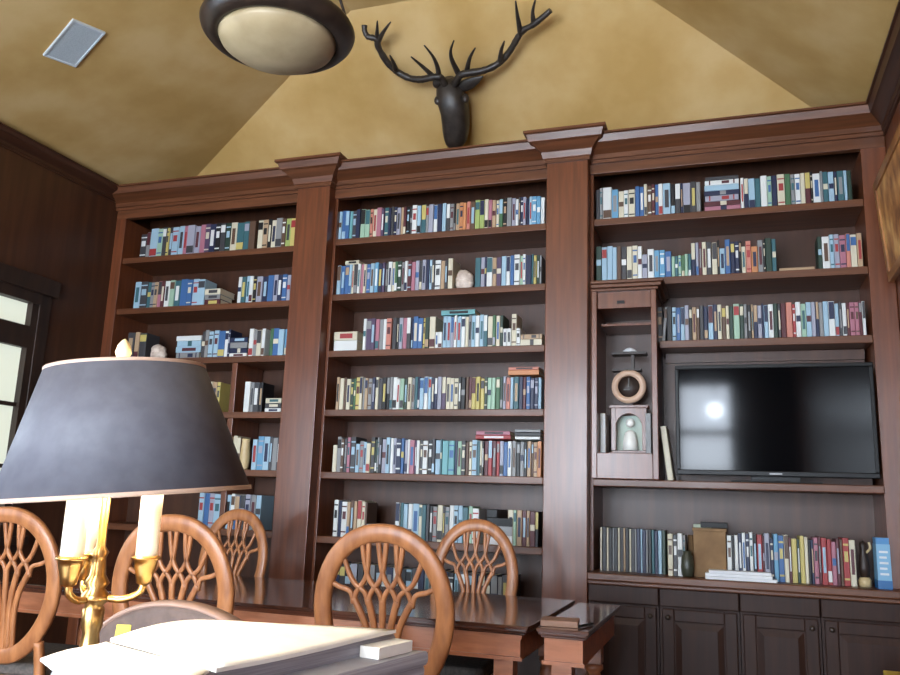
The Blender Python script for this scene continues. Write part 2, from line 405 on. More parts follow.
# ------------------------------------------------------------------ books
ORD = 'zeroth first second third fourth fifth sixth seventh eighth ninth tenth eleventh twelfth thirteenth fourteenth fifteenth sixteenth seventeenth eighteenth nineteenth'.split()
TENS = {2: 'twent', 3: 'thirt', 4: 'fort', 5: 'fift', 6: 'sixt', 7: 'sevent'}
def ordw(n):
    if n < 20: return ORD[n]
    t, u = divmod(n, 10)
    return TENS[t]+'ieth' if u == 0 else TENS[t]+'y-'+ORD[u]
CONTR = {'light': 'KNXRTVB', 'dark': 'WCLGYA'}
DARKC = set('NKDTEVXZJBRS')
def book_mesh(mb, M, w, h, d, code, style, band, flip=False):
    """spine faces -y at y=0; x thickness, z height; slots: 0 cover 1 pages 2 band (indices given through mi map)"""
    ci, pi_, bi = mb.mi[code], mb.mi['_'], mb.mi[band]
    t = min(.003, w*.12); r = min(.004, w*.25)
    def bx(x0, x1, y0, y1, z0, z1, mi): mb.box(x0, x1, y0, y1, z0, z1, mi, M)
    poly = [(-w/2, d), (-w/2, r), (-w/2+r*.4, r*.25), (-w/2+r, 0), (w/2-r, 0), (w/2-r*.4, r*.25), (w/2, r), (w/2, d), (w/2-t, d), (w/2-t, t+r), (-w/2+t, t+r), (-w/2+t, d)]
    # cover as a U-shaped prism
    a = [mb.bm.verts.new(M @ Vector((x, y, 0))) for x, y in poly]; b = [mb.bm.verts.new(M @ Vector((x, y, h))) for x, y in poly]
    n = len(poly)
    for i in range(n):
        mb.bm.faces.new((a[i], a[(i+1) % n], b[(i+1) % n], b[i])).material_index = ci
    for V in (a, b):
        for q in ((0, 1, 10, 11), (1, 2, 3, 10), (3, 4, 9, 10), (4, 5, 6, 9), (6, 7, 8, 9)):
            mb.bm.faces.new([V[i] for i in q]).material_index = ci
    bx(-w/2+t, w/2-t, t+r, d-.004, .003, h-.003, pi_)
    e, f = -.0009, r*.6; x0, x1 = -w/2+r*.5, w/2-r*.5
    if style == 1: bx(x0, x1, e, f, h*.68, h*.93, bi)
    elif style == 2: bx(x0, x1, e, f, h*.06, h*.3, bi)
    elif style == 3: bx(x0*.6, x1*.6, e, f, h*.25, h*.8, bi)
    elif style == 4: bx(x0, x1, e, f, h*.84, h*.88, bi); bx(x0, x1, e, f, h*.12, h*.16, bi); bx(x0*.7, x1*.7, e, f, h*.5, h*.72, bi)
    elif style == 5: bx(x0, x1, e, f, h*.45, h*.62, bi)
    elif style == 6: bx(x0, x1, e, f, h*.5, h*.985, bi)
STY = {0: '', 1: 'upper band', 2: 'lower band', 3: 'title strip', 4: 'stripes', 5: 'middle band', 6: 'upper half'}
BOOKS = []     # (area, M, w, h, d, code, style, band, label, group, kind name, category)
WID = []
def add_book(x, y, z, w, h, d, code, label, group, kindn='book', rot=None, style=None, band=None):
    if style is None: style = random.choice([0, 0, 1, 2, 3, 3, 4, 4, 5, 6, 3])
    if band is None: band = random.choice('WCLGYAHW' if code in DARKC else 'KNXTDBRZ')
    if kindn != 'book' and style is None: style = 0
    M = Matrix.Translation((x, y, z)) @ (rot if rot is not None else Matrix.Identity(4))
    dd = depth((x, y, z)); 
    BOOKS.append([w*h/dd**2, M, w, h, d, code, style, band, label, group, kindn])
def colname(code, style, band):
    s = PALC[code][1]
    if style: s += '-with-'+PALC[band][1]
    return s
def row(text, zs, px0, px1, hpx, where, y=.115, kindn='book', hj=.07, dj=.16, kw=None):
    """one shelf of books: tokens CODEwidth[:height][!lean] in photo pixels, '-n' a gap, '[Cn Cn|w]' a flat stack"""
    px = px0; n = 0; ns = 0
    toks = []
    i = 0
    parts_ = text.replace('\n', ' ').split(' ')
    while i < len(parts_):
        t = parts_[i]
        if t.startswith('['):
            while not t.endswith(']'): i += 1; t += ' '+parts_[i]
        if t: toks.append(t)
        i += 1
    word = kw or 'book'
    def wof(t):
        if t[0] == '-': return float(t[1:])
        if t[0] == '[': return float(t[1:-1].split('|')[1])
        return float(t.rstrip('!').split(':')[0][1:])
    ks = (px1-px0)/sum(wof(t) for t in toks)
    for t in toks:
        if t[0] == '-': px += ks*float(t[1:]); continue
        if t[0] == '[':
            items, wpx = t[1:-1].split('|'); wpx = ks*float(wpx); ns += 1
            xa, xb = x_at(px, y, zs), x_at(px+wpx, y, zs)
            lift = 0
            its = items.split()
            k0 = len(its)
            for k, q in enumerate(its):
                tp = float(q[1:]); sc = depth(((xa+xb)/2, y, zs))/F
                th = tp*sc; L = (xb-xa)*random.uniform(.9, .99); cx = (xa+xb)/2+random.uniform(-.004, .004)
                # lying flat: spine towards the room, thickness up
                R = Matrix(((0, 0, 1, 0), (0, 1, 0, 0), (-1, 0, 0, 0), (0, 0, 0, 1)))
                st = random.choice([0, 3, 4, 5]); bd = random.choice('WCLGYAH' if q[0] in DARKC else 'KNXTDBR')
                lab = '%s %s lying flat, %s from bottom of %s stack %s' % (PALC[q[0]][1], word, ordw(k+1), ordw(ns), where)
                add_book(cx-L/2, y+.004, zs+lift+th/2+.0004, th*.985, L, random.uniform(.15, .2), q[0], lab, '%ss %s' % (word, where), kindn, R, st, bd)
                lift += th+.0004
            px += wpx; continue
        lean = t.endswith('!'); t = t.rstrip('!')
        hf = 1.0
        if ':' in t: t, hh = t.split(':'); hf = float(hh)
        else: hf = random.uniform(1-hj, 1.0)
        code = t[0]; wp = ks*float(t[1:]); n += 1
        xa, xb = x_at(px, y, zs), x_at(px+wp, y, zs); px += wp
        sc = depth(((xa+xb)/2, y, zs))/F
        h = hpx*hf*sc*1.02; wd = (xb-xa)*.96
        st = random.choice([0, 0, 1, 2, 3, 3, 4, 4, 5, 6, 3]); bd = random.choice('WCLGYAHW' if code in DARKC else 'KNXTDBRZ')
        if kindn != 'book': st = 0
        if wd < .02 and st in (1, 6) and random.random() < .5: st = 3
        desc = PALC[code][1]+' '+word
        if st in (1, 2, 4, 5): desc += ' with '+PALC[bd][1]+' '+{1: 'top band', 2: 'foot band', 4: 'stripes', 5: 'middle band'}[st]
        lab = '%s, %s from left %s' % (desc, ordw(n), where)
        if len(lab.replace('-', ' ').split()) > 16: lab = '%s, %s from left %s' % (PALC[code][1]+' '+word, ordw(n), where)
        R = None; xx = (xa+xb)/2; zz = zs+.0004
        if lean:
            a = math.radians(6); R = Matrix.Rotation(a, 4, 'Y'); xx -= .5*h*math.sin(a)*.9; zz += wd/2*math.sin(a)+.0004
            wd *= .8
        add_book(xx, y+random.uniform(0, .012), zz, wd, h, min(.22, max(.13, h*.72)), code, lab, '%ss %s' % (word, where), kindn, R, st, bd)

MIDW = ' middle shelf'
row('L3 B4 B4 Q3 D4 N4 M5 M5 U3 C4 P5 V3 T4 N3 D3 N3 H4 A3 X3 K3 D3 W5 L4 T5 G3 H5 W4 N5 L4 D4 G4 K2 A4 O4 O3 U4 Z5 I5 I5 C4 P4 A4 C3 E4 K4 G5 H4 W3 D2 N3 H3 N3 L3 S5 S4 W4', Z1, 337.5, 544, 31, 'on top'+MIDW)
row('L4 B4 B4 L3 C2 D4 W3 P3 C3 B4 L4 S4 N4 V3 D3 W4 C3 E3 J4 G3 W3 X4 P4 H4 D3 H4 N3 L3 D3 W6 A4 D3 C5 -23 T6 H4 N2 W6 A4 V5 L5 W4 B4 W6 M3 W3 N6 T2 Y3 J3 G2', Z2, 335.5, 541, 32, 'on second'+MIDW)
row('[W11 C9|23] -5 W3 V5 V4 P4 G4 W3 U5 -1 D4 K2 H4 P4 D4 N2 B5 B5 Y2 J4 C6 W3:.5 W4:.5 L4 L4 H3 W3 L4 W4 C3 G3 L4 W4 L4 T4 C5 E3 C4 J3 W4:.55 W4:.55 C5 W4:.55 [C7 A5|22]', Z3, 332.5, 542.5, 33, 'on third'+MIDW)
row('A3 C4 Z2 C4 J3 E2 Y4 C3 G2 A3 G4 N3 C3 D4 K4 K3 G3 W4 W3 M4 J3 C4 G3 T3 N2 L4 W4 L3 N3 N3 H4 V4 C4 C4 C4 K3 K4 Z3 X3 Y4 Y4 Y4 J3 M4 M4 E4 J3 H3 U4 L3 T5 N4 X3 B4 N4 N4 L3', Z4, 335, 541, 33, 'on fourth'+MIDW)
row('C4:.75 G4 Z3 D3 P3 D5 L4:.8 G4:.88 L3:.86 C4:.82 D4 J2 G2 K3 H4 L4 W3 H3 N5 B3 H3 W2 P5 V2 W3 D3 W5 K4 D3 L5 T2 Q6 Q6 N3 M4 D4 Z3 C3 L5 T3 C2 K2 X4 R4 X4 R3 H4 B4 W4 G4 K4 G4 K3 A4 Z2 A4 O4', Z5, 331, 541, 35, 'on fifth'+MIDW)
row('W4 N3 W5 A3 Z3 A3 C4 C3 Z2 [D7 G7|26] W4 T3 L4 W4 L6 C3 T4 D3 K3 G4 C5 D2 G4 W4 L4 L4 T5 M4 W6 -26 C5 M3 A5 X4 A3 X5 K3', Z6, 332, 538, 36, 'on sixth'+MIDW)
row('N5 D4 L4 K5 D4 N4 G4 K5 W3 N5 D4 K5 L4 D5 N4 G4 K4 D4 N5 K4 L3 D5 K5 N4 D5 K4 N5 G3 D4 K5', Z7, 330, 514, 36, 'on lowest visible'+MIDW)
LFW = ' left shelf'
row('D5:.8 G3:.85 L6 M4 D3 Y2 D3 L5 L4 P3 H6 H4 P4 V4 N5 K4 D4 J4 C5 T6 T4 Z5 -2 C4 A4 K3 C4 G5 Z3 I4 Y4', LZ[0], 138, 294, 31, 'on top'+LFW)
row('L5 D6 T3 G3 A3 P3 X3 W4 M4 T5 B6 B4 L5 L6 [X6 G5 C6|14] -14 W3 T4 L3 W3 K3 H5 N4 B5 H4 N4 B4 H3', LZ[1], 132, 289, 28, 'on second'+LFW)
row('D6 A4 D6 -27 [G6 L6 L6 W5|22] D3 G3 L4 L4 B6 W3 N2 [W4 N5 G6 N5|16] W4 G3 C4 W3 -4 E3 B5 L5 S3', LZ[2], 125, 286, 28, 'on third'+LFW)
row('C4 C5 A4 Y3 -22 W5 G3 D5 K3 -3 [W4 D5 C5|15]', LZ[3], 199, 281, 31, 'on fourth'+LFW)
row('A4 C4 Z4 -12 L5:.9 S6 L6 D3 G5 D4', LZ[4], 226, 279, 33, 'on fifth'+LFW)
row('L4 B4 H4 L5 N4 L4 W3 B4 D4 H4 G4 L4', LZ[5], 196, 258, 34, 'on sixth'+LFW)
RTW = ' right shelf'
row('D3 G3 W8 S6:.9 C5:.85 W4:.85 C6:.88 B4 B4 C3 Z4 X3 B3 W4 L7 K4 D5 N2 H7 D5 G4 -3 [P6 X5 H6 N5 L6 W5 D4|33] W3 N4 L6 T5 W6 M4 N5 C7 E5 G4 W5 C4 X5 K2 W7 G2 T5 L5 N3 T6 L3 J4', 2.862, 596, 853, 34, 'on top'+RTW)
row('J5 L5 L5 L4 Z4 D5 C5 C5 W4 H5:.7 W6:.85 S5:.8 S5:.8 B6:.75 M3:.6 T3:.6 M3:.62 E3:.62 M3:.65 T3:.66 N4 H3 X3 C4 D5 C5 K2 L5:.75 B5 N4 N4 K2 C4:.78 U5 O6:.76 G5 K2 J6 T4 -1 [A4|34] -3 J4 W7 L4 H5 P6 U4 C6 A5', 2.488, 596, 864, 36, 'on second'+RTW)
row('D5 G4:.97! K5 L4 B4 L4 H4 K3 A4 Z3 D4 N4 L5 N4 C4 Z4 C3 J4 M6 J4 G3 K4 A2 N4 H4 N2 L4 W5 J4 D3 X5 U6 R3 W5 M5 L5 H4 N3 G4 L5 W6 L4 D3 W4 X3 P5 P4 X3 W3', 2.12, 657.5, 867, 36, 'on third'+RTW)
LG = 'on ledge under television'
row('C2 K5 C2 K4 G2 K4 C2 K4 A2 K4 C2 D4 G2 N4 L2 N4 G2 K4 T3 N4 L4 J4', .861, 600, 666, 42, LG, y=.12, kindn='disc_case', kw='disc case', hj=.02)
row('C6:.95 D5 W6 G3', .861, 668, 686, 42, LG+' beside the brown box', y=.06)
row('W5 K3 W4 N4 W4 N4 W4 K4 R6 X2 H6 N4 S5 B6 C5 X3 Y6 J3 Y5 C4 K3 N3 P5 X3 R6 R5 P5 X4 Z3 R7 C7', .861, 728, 858, 46, LG+' right of the brown box', y=.07, hj=.1)

BOOKS.sort(key=lambda b: -b[0])
print('BOOKS', len(BOOKS), sum(1 for b in BOOKS if b[10] == 'book'))
keep = 0; rest = []
def mats_for(codes):
    mi = {}; ml = []
    for k in codes:
        if k not in mi: mi[k] = len(ml); ml.append(PAGES if k == '_' else BM[k])
    return mi, ml
for b in BOOKS:
    area, M, w_, h_, d_, code, st, bd, lab, grp, kn = b
    if kn == 'book':
        keep += 1
        if keep > 300: rest.append(b); continue
    mb = MB(); mb.mi, ml = mats_for([code, '_', bd])
    book_mesh(mb, Matrix.Identity(4), w_, h_, d_, code, st, bd)
    o = link(kn, mb.mesh(kn, ml)); o.matrix_world = M
    tag(o, lab, 'book' if kn == 'book' else 'disc case', grp)
if rest:
    mb = MB(); mb.mi, ml = mats_for(list(PALC)+['_'])
    for b in rest: book_mesh(mb, b[1], b[2], b[3], b[4], b[5], b[6], b[7])
    o = link('thin_books', mb.mesh('thin_books', ml)); tag(o, 'many thin or distant books filling the gaps along the bookcase shelves', 'books', None, 'stuff')

def flat_on(px, pxw, zs, y, items, where, d0=.16, n0=0):      # books lying across the tops of upright ones
    xa, xb = x_at(px, y, zs), x_at(px+pxw, y, zs); lift = 0
    for k, (code, tp) in enumerate(items):
        th = tp*depth((xa, y, zs))/F; L = (xb-xa)*random.uniform(.92, 1)
        mb = MB(); bd = 'K' if code not in DARKC else 'W'; mb.mi, ml = mats_for([code, '_', bd])
        R = Matrix(((0, 0, 1, 0), (0, 1, 0, 0), (-1, 0, 0, 0), (0, 0, 0, 1)))
        book_mesh(mb, Matrix.Identity(4), th, L, d0, code, random.choice([0, 3]), bd)
        o = link('book', mb.mesh('book', ml)); o.matrix_world = Matrix.Translation(((xa+xb-L)/2, y, zs+lift+th/2)) @ R
        tag(o, '%s book lying flat across book tops %s' % (PALC[code][1], where[k]), 'book', 'books lying across others')
        lift += th+.0005
def top_of(zs, hpx, y=.115, px=450):
    return zs+.0012+hpx*1.02*depth((x_at(px, y, zs), y, zs))/F
flat_on(345, 14, top_of(Z2, 32), .115, [('C', 4)], ['above pale blue books, second shelf'])
flat_on(441, 34, top_of(Z3, 33), .112, [('Q', 5)], ['above the pale periodicals, third shelf'])
flat_on(508, 31, top_of(Z4, 33), .115, [('O', 5), ('U', 3)], ['at right end of fourth shelf, lower one', 'at right end of fourth shelf, upper one'])
flat_on(475, 36, top_of(Z5, 35), .115, [('R', 4), ('P', 4)], ['on fifth shelf, red one under pink', 'on fifth shelf, resting on the red one'])
flat_on(514, 27, top_of(Z5, 35), .115, [('W', 3), ('K', 4), ('G', 3)], ['at right end of fifth shelf, lowest', 'at right end of fifth shelf, central', 'at right end of fifth shelf, uppermost'])
# dark flat boxes on the sixth shelf
xa, xb = x_at(486, .12, Z6), x_at(512, .12, Z6); sc = depth((xa, .12, Z6))/F
zz = Z6+.0005
for k, (tp, mt, nm, lb) in enumerate([(9, WHITEP, 'box_file', 'white flat box at the bottom of the pile on sixth shelf'), (9, SILVER, 'box_file', 'silver grey flat box in the pile on sixth shelf'),
                      (8, BLACKP, 'box_file', 'shiny black flat box second from top on sixth shelf'), (8, BLACKP, 'box_file', 'small black box topmost of the pile on sixth shelf')]):
    xe = xb if k < 3 else xa+(xb-xa)*.4
    single(nm, MB().box(xa, xe, .12, .34, zz, zz+tp*sc), mt, ((xa+xe)/2, .2, zz), lb, 'box', 'flat boxes on the sixth shelf', bev=.002)
    zz += tp*sc+.0004

# pale shell-like stone on the second shelf, another on the left bookcase
def stone(px, zs, wpx, hpx, label):
    x = x_at(px, .2, zs); s = depth((x, .2, zs))/F; m = MB()
    W, H = wpx*s/2, hpx*s/2
    m.ball((x, .17, zs+H*.6), 1, (W*1.0, W*.7, H*.6), 16, 10, .07); m.ball((x-W*.1, .16, zs+H*1.2), 1, (W*.75, W*.6, H*.55), 14, 8, .1)
    m.ball((x+W*.5, .16, zs+H*1.0), 1, (W*.5, W*.45, H*.5), 12, 8, .1); m.ball((x-W*.6, .17, zs+H*.95), 1, (W*.4, W*.4, H*.45), 12, 8, .1)
    lo = min(v.co.z for v in m.bm.verts)
    for v in m.bm.verts: v.co.z += zs-lo
    single('stone_ornament', m, SHELLM, (x, .2, zs), label, 'ornament')
stone(466, Z2, 19, 24, 'pale lumpy stone ornament among books on second middle shelf')
stone(161, LZ[2], 18, 18, 'small cream stone ornament on the third shelf of left bookcase')

# ------------------------------------------------------------------ niche cabinet with the clock
nc = empty('niche_cabinet', (-.545, .2, 1.352), 'narrow mahogany niche cabinet with crown moulding beside the television', 'cabinet')
X0, X1 = P2R+.022, -.36
m = MB(); m.box(X0, X1, .36, .39, 1.352, 2.40); part('back_panel', m, WOODD, nc)
m = MB(); m.box(X0, X0+.03, .0, .36, 1.352, 2.40); part('side_panel', m, WOODV, nc, .003)
m = MB(); m.box(X1-.03, X1, .0, .36, 1.352, 2.40); part('side_panel', m, WOODV, nc, .003)
m = MB(); m.box(X0+.03, X1-.03, .0, .36, 1.352, 1.49); part('base_panel', m, WOODV, nc, .003)
m = MB(); m.box(X0+.03, X1-.03, .02, .36, 2.3, 2.40); m.box(X0+.04, X1-.04, .10, .36, 2.215, 2.23); part('head_panel', m, WOODV, nc, .003)
m = MB(); m.box(X0, X1+.012, -.012, .38, 2.395, 2.41); m.box(X0, X1+.03, -.035, .38, 2.41, 2.43); m.box(X0, X1+.045, -.05, .38, 2.43, 2.446)
part('crown', m, WOODH, nc, .004)
m = MB(); m.box(-.575, -.535, .006, .02, 2.325, 2.34); part('pull', m, BLACKP, nc)
# clock
CX, CY = -.532, .15
clk = empty('mantel_clock', (CX, CY, 1.49), 'antique wooden clock with ring dial above an arched pendulum case', 'clock')
def arch(w, h, n=10): return [(-w/2, 0), (w/2, 0)]+[(w/2*math.cos(PI*i/n), h-w/2+w/2*math.sin(PI*i/n)) for i in range(n+1)]
RX = Matrix(((1, 0, 0, CX), (0, 0, 1, 0), (0, 1, 0, 0), (0, 0, 0, 1)))
m = MB(); hw = .098
m.box(CX-hw, CX+hw, CY+.02, CY+.10, 1.49, 1.515); m.box(CX-hw-.012, CX+hw+.012, CY-.008, CY+.11, 1.49, 1.503)
m.box(CX-hw, CX-hw+.026, CY, CY+.1, 1.515, 1.752); m.box(CX+hw-.026, CX+hw, CY, CY+.1, 1.515, 1.752); m.box(CX-hw, CX+hw, CY+.09, CY+.1, 1.515, 1.752)
# spandrels left and right of the arch
iw = hw-.026; pts = [(CX-iw*math.cos(PI*i/12), 1.645+iw*math.sin(PI*i/12)*1.05) for i in range(13)]
for i in range(12):
    (xa, za), (xb, zb) = pts[i], pts[i+1]; V = []
    for yy in (CY, CY+.02): V += [m.bm.verts.new((xa, yy, za)), m.bm.verts.new((xb, yy, zb)), m.bm.verts.new((xb, yy, 1.752)), m.bm.verts.new((xa, yy, 1.752))]
    for q in ((0, 1, 2, 3), (4, 7, 6, 5), (0, 4, 5, 1), (2, 6, 7, 3)): m.bm.faces.new([V[j] for j in q])
m.box(CX-hw-.01, CX+hw+.01, CY-.006, CY+.1, 1.752, 1.768)
part('clock_case', m, WOODV, clk, .002)
m = MB(); m.box(CX-iw, CX+iw, CY+.075, CY+.08, 1.515, 1.715); part('case_lining', m, base('pale_lining', (176, 190, 178), .6), clk)
m = MB(); m.ball((CX+.002, CY+.05, 1.672), .026, u=14, v=10); m.lathe([(.012, 1.63), (.03, 1.615), (.04, 1.57), (.044, 1.517)], (CX+.002, CY+.05, 0), 16)
part('white_figure', m, base('white_porcelain', (240, 240, 234), .3), clk)
m = MB(); m.lathe([(.062, -.02), (.094, -.02), (.097, 0), (.094, .02), (.062, .02), (.060, 0)], (CX, CY+.02, 1.875), 36, Matrix.Rotation(PI/2, 4, 'X'), closed=True)
part('dial_ring', m, base('pale_turned_wood', (196, 164, 140), .4), clk)
m = MB(); m.lathe([(0, 0), (.066, 0), (.066, .012), (0, .012)], (CX, CY+.035, 1.875), 28, Matrix.Rotation(PI/2, 4, 'X')); part('dial', m, DARKF, clk)
m = MB(); m.box(CX-.003, CX+.003, CY+.012, CY+.018, 1.875, 1.922); m.box(CX-.03, CX+.003, CY+.012, CY+.018, 1.855, 1.861); part('clock_hand', m, BRONZE, clk)
m = MB(); m.box(CX-.02, CX+.02, CY+.02, CY+.06, 1.768, 1.79); m.box(CX-.09, CX+.07, CY+.0, CY+.07, 1.965, 1.978); m.box(CX+.012, CX+.03, CY+.03, CY+.05, 1.978, 2.06); m.box(CX-.095, CX+.1, CY, CY+.09, 2.06, 2.074)
part('bracket', m, DARKF, clk)
m = MB(); m.lathe([(.035, 2.074), (.04, 2.085), (.018, 2.1), (0, 2.104)], (CX+.005, CY+.04, 0), 18); part('finial', m, WHITEP, clk)
for nm, px, lb in (('W', 600.5, 'white book standing at left of the clock in the niche'), ('G', 649, 'grey book standing at right of the clock in the niche')):
    mb = MB(); mb.mi, ml = mats_for([nm, '_', 'K']); x = x_at(px, .12, 1.49)
    x = max(X0+.048, min(X1-.046, x))
    book_mesh(mb, Matrix.Identity(4), .03, .225, .15, nm, 0, 'K'); o = link('book', mb.mesh('book', ml)); o.location = (x, .1, 1.4905)
    tag(o, lb, 'book', 'books beside the clock')
# white book leaning against the niche cabinet beside the television
mb = MB(); mb.mi, ml = mats_for(['C', '_', 'K']); book_mesh(mb, Matrix.Identity(4), .032, .29, .2, 'C', 0, 'K')
o = link('book', mb.mesh('book', ml)); a = math.radians(-7); o.matrix_world = Matrix.Translation((-.305, .07, 1.3545)) @ Matrix.Rotation(a, 4, 'Y')
tag(o, 'tall cream book leaning on the niche cabinet left of the television', 'book')

# ------------------------------------------------------------------ television
tx0, tx1, ty = -.272, .702, .055
tv = empty('television', ((tx0+tx1)/2, ty+.05, 1.352), 'large black flat-screen television reflecting a bright window', 'television')
m = MB(); m.box(tx0, tx1, ty, ty+.035, 1.385, 1.412); m.box(tx0, tx1, ty, ty+.035, 1.95, 1.972); m.box(tx0, tx0+.02, ty, ty+.035, 1.412, 1.95); m.box(tx1-.02, tx1, ty, ty+.035, 1.412, 1.95)
m.box(tx0+.02, tx1-.02, ty+.02, ty+.07, 1.40, 1.96)
part('bezel', m, BLACKP, tv, .004)
part('screen', MB().box(tx0+.018, tx1-.018, ty+.008, ty+.02, 1.41, 1.952), BLACKG, tv)
m = MB(); m.box(.1, .34, ty+.04, ty+.06, 1.36, 1.392); m.box(.0, .44, ty+.012, ty+.17, 1.3525, 1.361); part('stand', m, BLACKP, tv, .003)
m = MB(); m.box(.19, .25, ty-.002, ty, 1.394, 1.402); part('badge', m, SILVER, tv)

# ------------------------------------------------------------------ things on the ledge
bx0, bx1 = x_at(688, .08, .86), x_at(727, .08, .86)
bc = empty('carton', ((bx0+bx1)/2, .18, .86), 'brown cardboard box standing among books on the ledge', 'box')
m = MB(); m.box(bx0+.03, bx1, .10, .30, .8605, 1.095); part('body', m, CARD, bc, .003)
m = MB(); m.box(bx0+.025, bx1+.005, .095, .305, 1.095, 1.11); part('lid', m, CARD, bc, .002)
m = MB(); m.prism([(bx0, .16), (bx0+.026, .10), (bx0+.029, .12), (bx0+.004, .18)], Matrix.Identity(4), .875, 1.07); part('side_flap', m, CARD, bc)
z = 1.1105
m = MB(); m.box(bx0+.03, bx0+.12, .13, .24, z, z+.018); single('booklet', m, base('sage_booklet', (150, 160, 140), .6), (bx0+.07, .18, z), 'sage green booklet lying on top of the brown box', 'booklet', bev=.001)
M = Matrix.Translation((bx1-.07, .19, z+.0015)) @ Matrix.Rotation(.05, 4, 'Z')
m = MB(); m.box(-.058, .078, -.06, .05, 0, .028, 0, M); single('video_case', m, BLACKP, (bx1-.07, .19, z), 'black case lying on top of the brown box', 'case', bev=.002)
dxa = (bx0+.02)
# small dark jar before the box
jx = x_at(681, .04, .86)
m = MB(); m.lathe([(.022, 0), (.03, .01), (.034, .05), (.03, .1), (.02, .115), (.022, .13)], (bx0+.0, .055, .8605), 20); single('jar', m, base('olive_glaze', (52, 54, 42), .35), (bx0, .055, .8605), 'dark olive jar standing in front of the brown box', 'jar')
# flat white papers
pa, pb = x_at(704, .0, .86), x_at(776, .0, .86)
for k in range(3):
    mb = MB(); R = Matrix.Translation(((pa+pb)/2+(.006, -.004, 0)[k], .035, .8608+k*.0155)) @ Matrix.Rotation((.02, -.03, .015)[k], 4, 'Z')
    mb.box(-(pb-pa)/2+.012*k, (pb-pa)/2-.01*k, -.045, .02, 0, .015, 0, R)
    single('magazine', mb, WHITEP, ((pa+pb)/2, .0, .8608+k*.0155), 'white magazine, %s of the flat pile on the ledge' % ('lowest', 'second from bottom', 'topmost')[k], 'magazine', 'white magazines on the ledge', bev=.001)
# ornament and blue box at the right end of the ledge
ox = x_at(866, .1, .86)
orn = empty('figurine', (ox, .12, .86), 'dark brown figurine with cream base between the cream book and blue box', 'figurine')
m = MB(); m.lathe([(.028, 0), (.03, .03), (.022, .045)], (ox, .12, .8605), 18); part('base', m, TAN, orn)
m = MB(); m.lathe([(.02, .045), (.027, .09), (.022, .14), (.012, .17), (.018, .19), (.016, .21), (0, .222)], (ox, .12, .8605), 18); part('body', m, DARKF, orn)
m = MB(); m.sweep(smooth_path([(ox+.01, .12, 1.02), (ox+.03, .11, 1.045), (ox+.026, .11, 1.075)]), .006); part('arm', m, TAN, orn)
qa, qb = x_at(879, .02, .86), x_at(893.5, .02, .86)
bb = empty('packet', ((qa+qb)/2, .06, .86), 'tall blue box at the right end of the ledge', 'box')
m = MB(); m.box(qa, qb, .03, .14, .8605, .9); part('base_band', m, base('deep_blue_card', (36, 96, 150), .4), bb)
m = MB(); m.box(qa+.001, qb-.001, .031, .139, .9, 1.07); part('body', m, base('pale_blue_card', (120, 168, 200), .4), bb)
m = MB(); m.box(qa+.002, qb-.002, .04, .13, 1.07, 1.1); part('flap', m, base('mid_blue_card', (70, 130, 180), .4), bb)
for k in range(5):
    m = MB(); m.box(qa+.012, qb-.012-.006*(k % 2), .0295, .031, .925+k*.026, .935+k*.026); part('print_line', m, WHITEP, bb)
# tan vase on the fifth left shelf
vx = x_at(243, .14, LZ[4])
m = MB(); m.lathe([(.02, 0), (.03, .02), (.034, .08), (.03, .14), (.026, .18), (.03, .2)], (vx, .15, LZ[4]+.0005), 22); single('vase', m, TAN, (vx, .15, LZ[4]), 'plain tan vase beside blue books on fifth left shelf', 'vase')

# ------------------------------------------------------------------ wall things
# picture on the right wall, tipped a little forward
pr = empty('framed_picture', (XR-.03, -.4, 2.37), 'gilt framed golden landscape picture on the right wall', 'picture')
T = Matrix.Translation((.806, 0, 2.37)) @ Matrix.Rotation(math.radians(-4.5), 4, 'Y')
y0, y1, hh = -.86, 0.0, .53
m = MB()
for a0, a1, b0, b1 in ((y0, y1, 0, .045), (y0, y1, hh-.045, hh), (y0, y0+.045, .045, hh-.045), (y1-.045, y1, .045, hh-.045)): m.box(-.016, .012, a0, a1, b0, b1, 0, T)
part('frame', m, GILT, pr, .003)
part('canvas', MB().box(-.006, .006, y0+.04, y1-.04, .04, hh-.04, 0, T), CANVAS, pr)
# switch plate
sp = atp(897, 497, Vector((1, 0, 0)), Vector((XR, 0, 0)))
sw = empty('light_switch', (XR-.004, .02, 1.22), 'white light switch plate on the right wall edge', 'switch')
m = MB(); m.box(XR-.008, XR, -.03, .05, 1.22, 1.36); part('plate', m, WHITEP, sw, .002)
m = MB(); m.box(XR-.014, XR-.008, -.003, .023, 1.26, 1.32); part('rocker', m, WHITEP, sw, .002)
# stag head on the rear slope of the vault
SN = Vector((0, -.93, -1)).normalized(); SP = Vector((0, YB, ZW))
def on_slope(px, py, off): return atp(px, py, SN, SP+SN*off)
def zp(q, off): return on_slope(340+q[0]/4.09, q[1]/4.09, off)
st = empty('stag_head', on_slope(452, 110, 0), 'dark bronze stag head with branching antlers mounted above the bookcase', 'sculpture')
m = MB(); rings = []
for y_, xl_, xr_, off, b_ in ((318, 415, 462, .07, .035), (335, 402, 482, .075, .06), (360, 396, 502, .085, .085), (395, 394, 514, .1, .1), (425, 404, 524, .115, .1), (455, 412, 529, .125, .092),
                           (490, 416, 531, .13, .086), (525, 419, 531, .135, .082), (555, 424, 528, .135, .078), (578, 432, 521, .13, .07), (595, 446, 508, .125, .052), (604, 462, 492, .12, .03)):
    cc = zp(((xl_+xr_)/2, y_), off); aa = (xr_-xl_)/2/4.09*depth(cc)/F
    rings.append([m.bm.verts.new(cc+Vector((1, 0, 0))*(aa*math.copysign(abs(math.cos(t))**.85, math.cos(t)))+SN*(b_*math.copysign(abs(math.sin(t))**.8, math.sin(t)))) for t in [2*PI*i/20 for i in range(20)]])
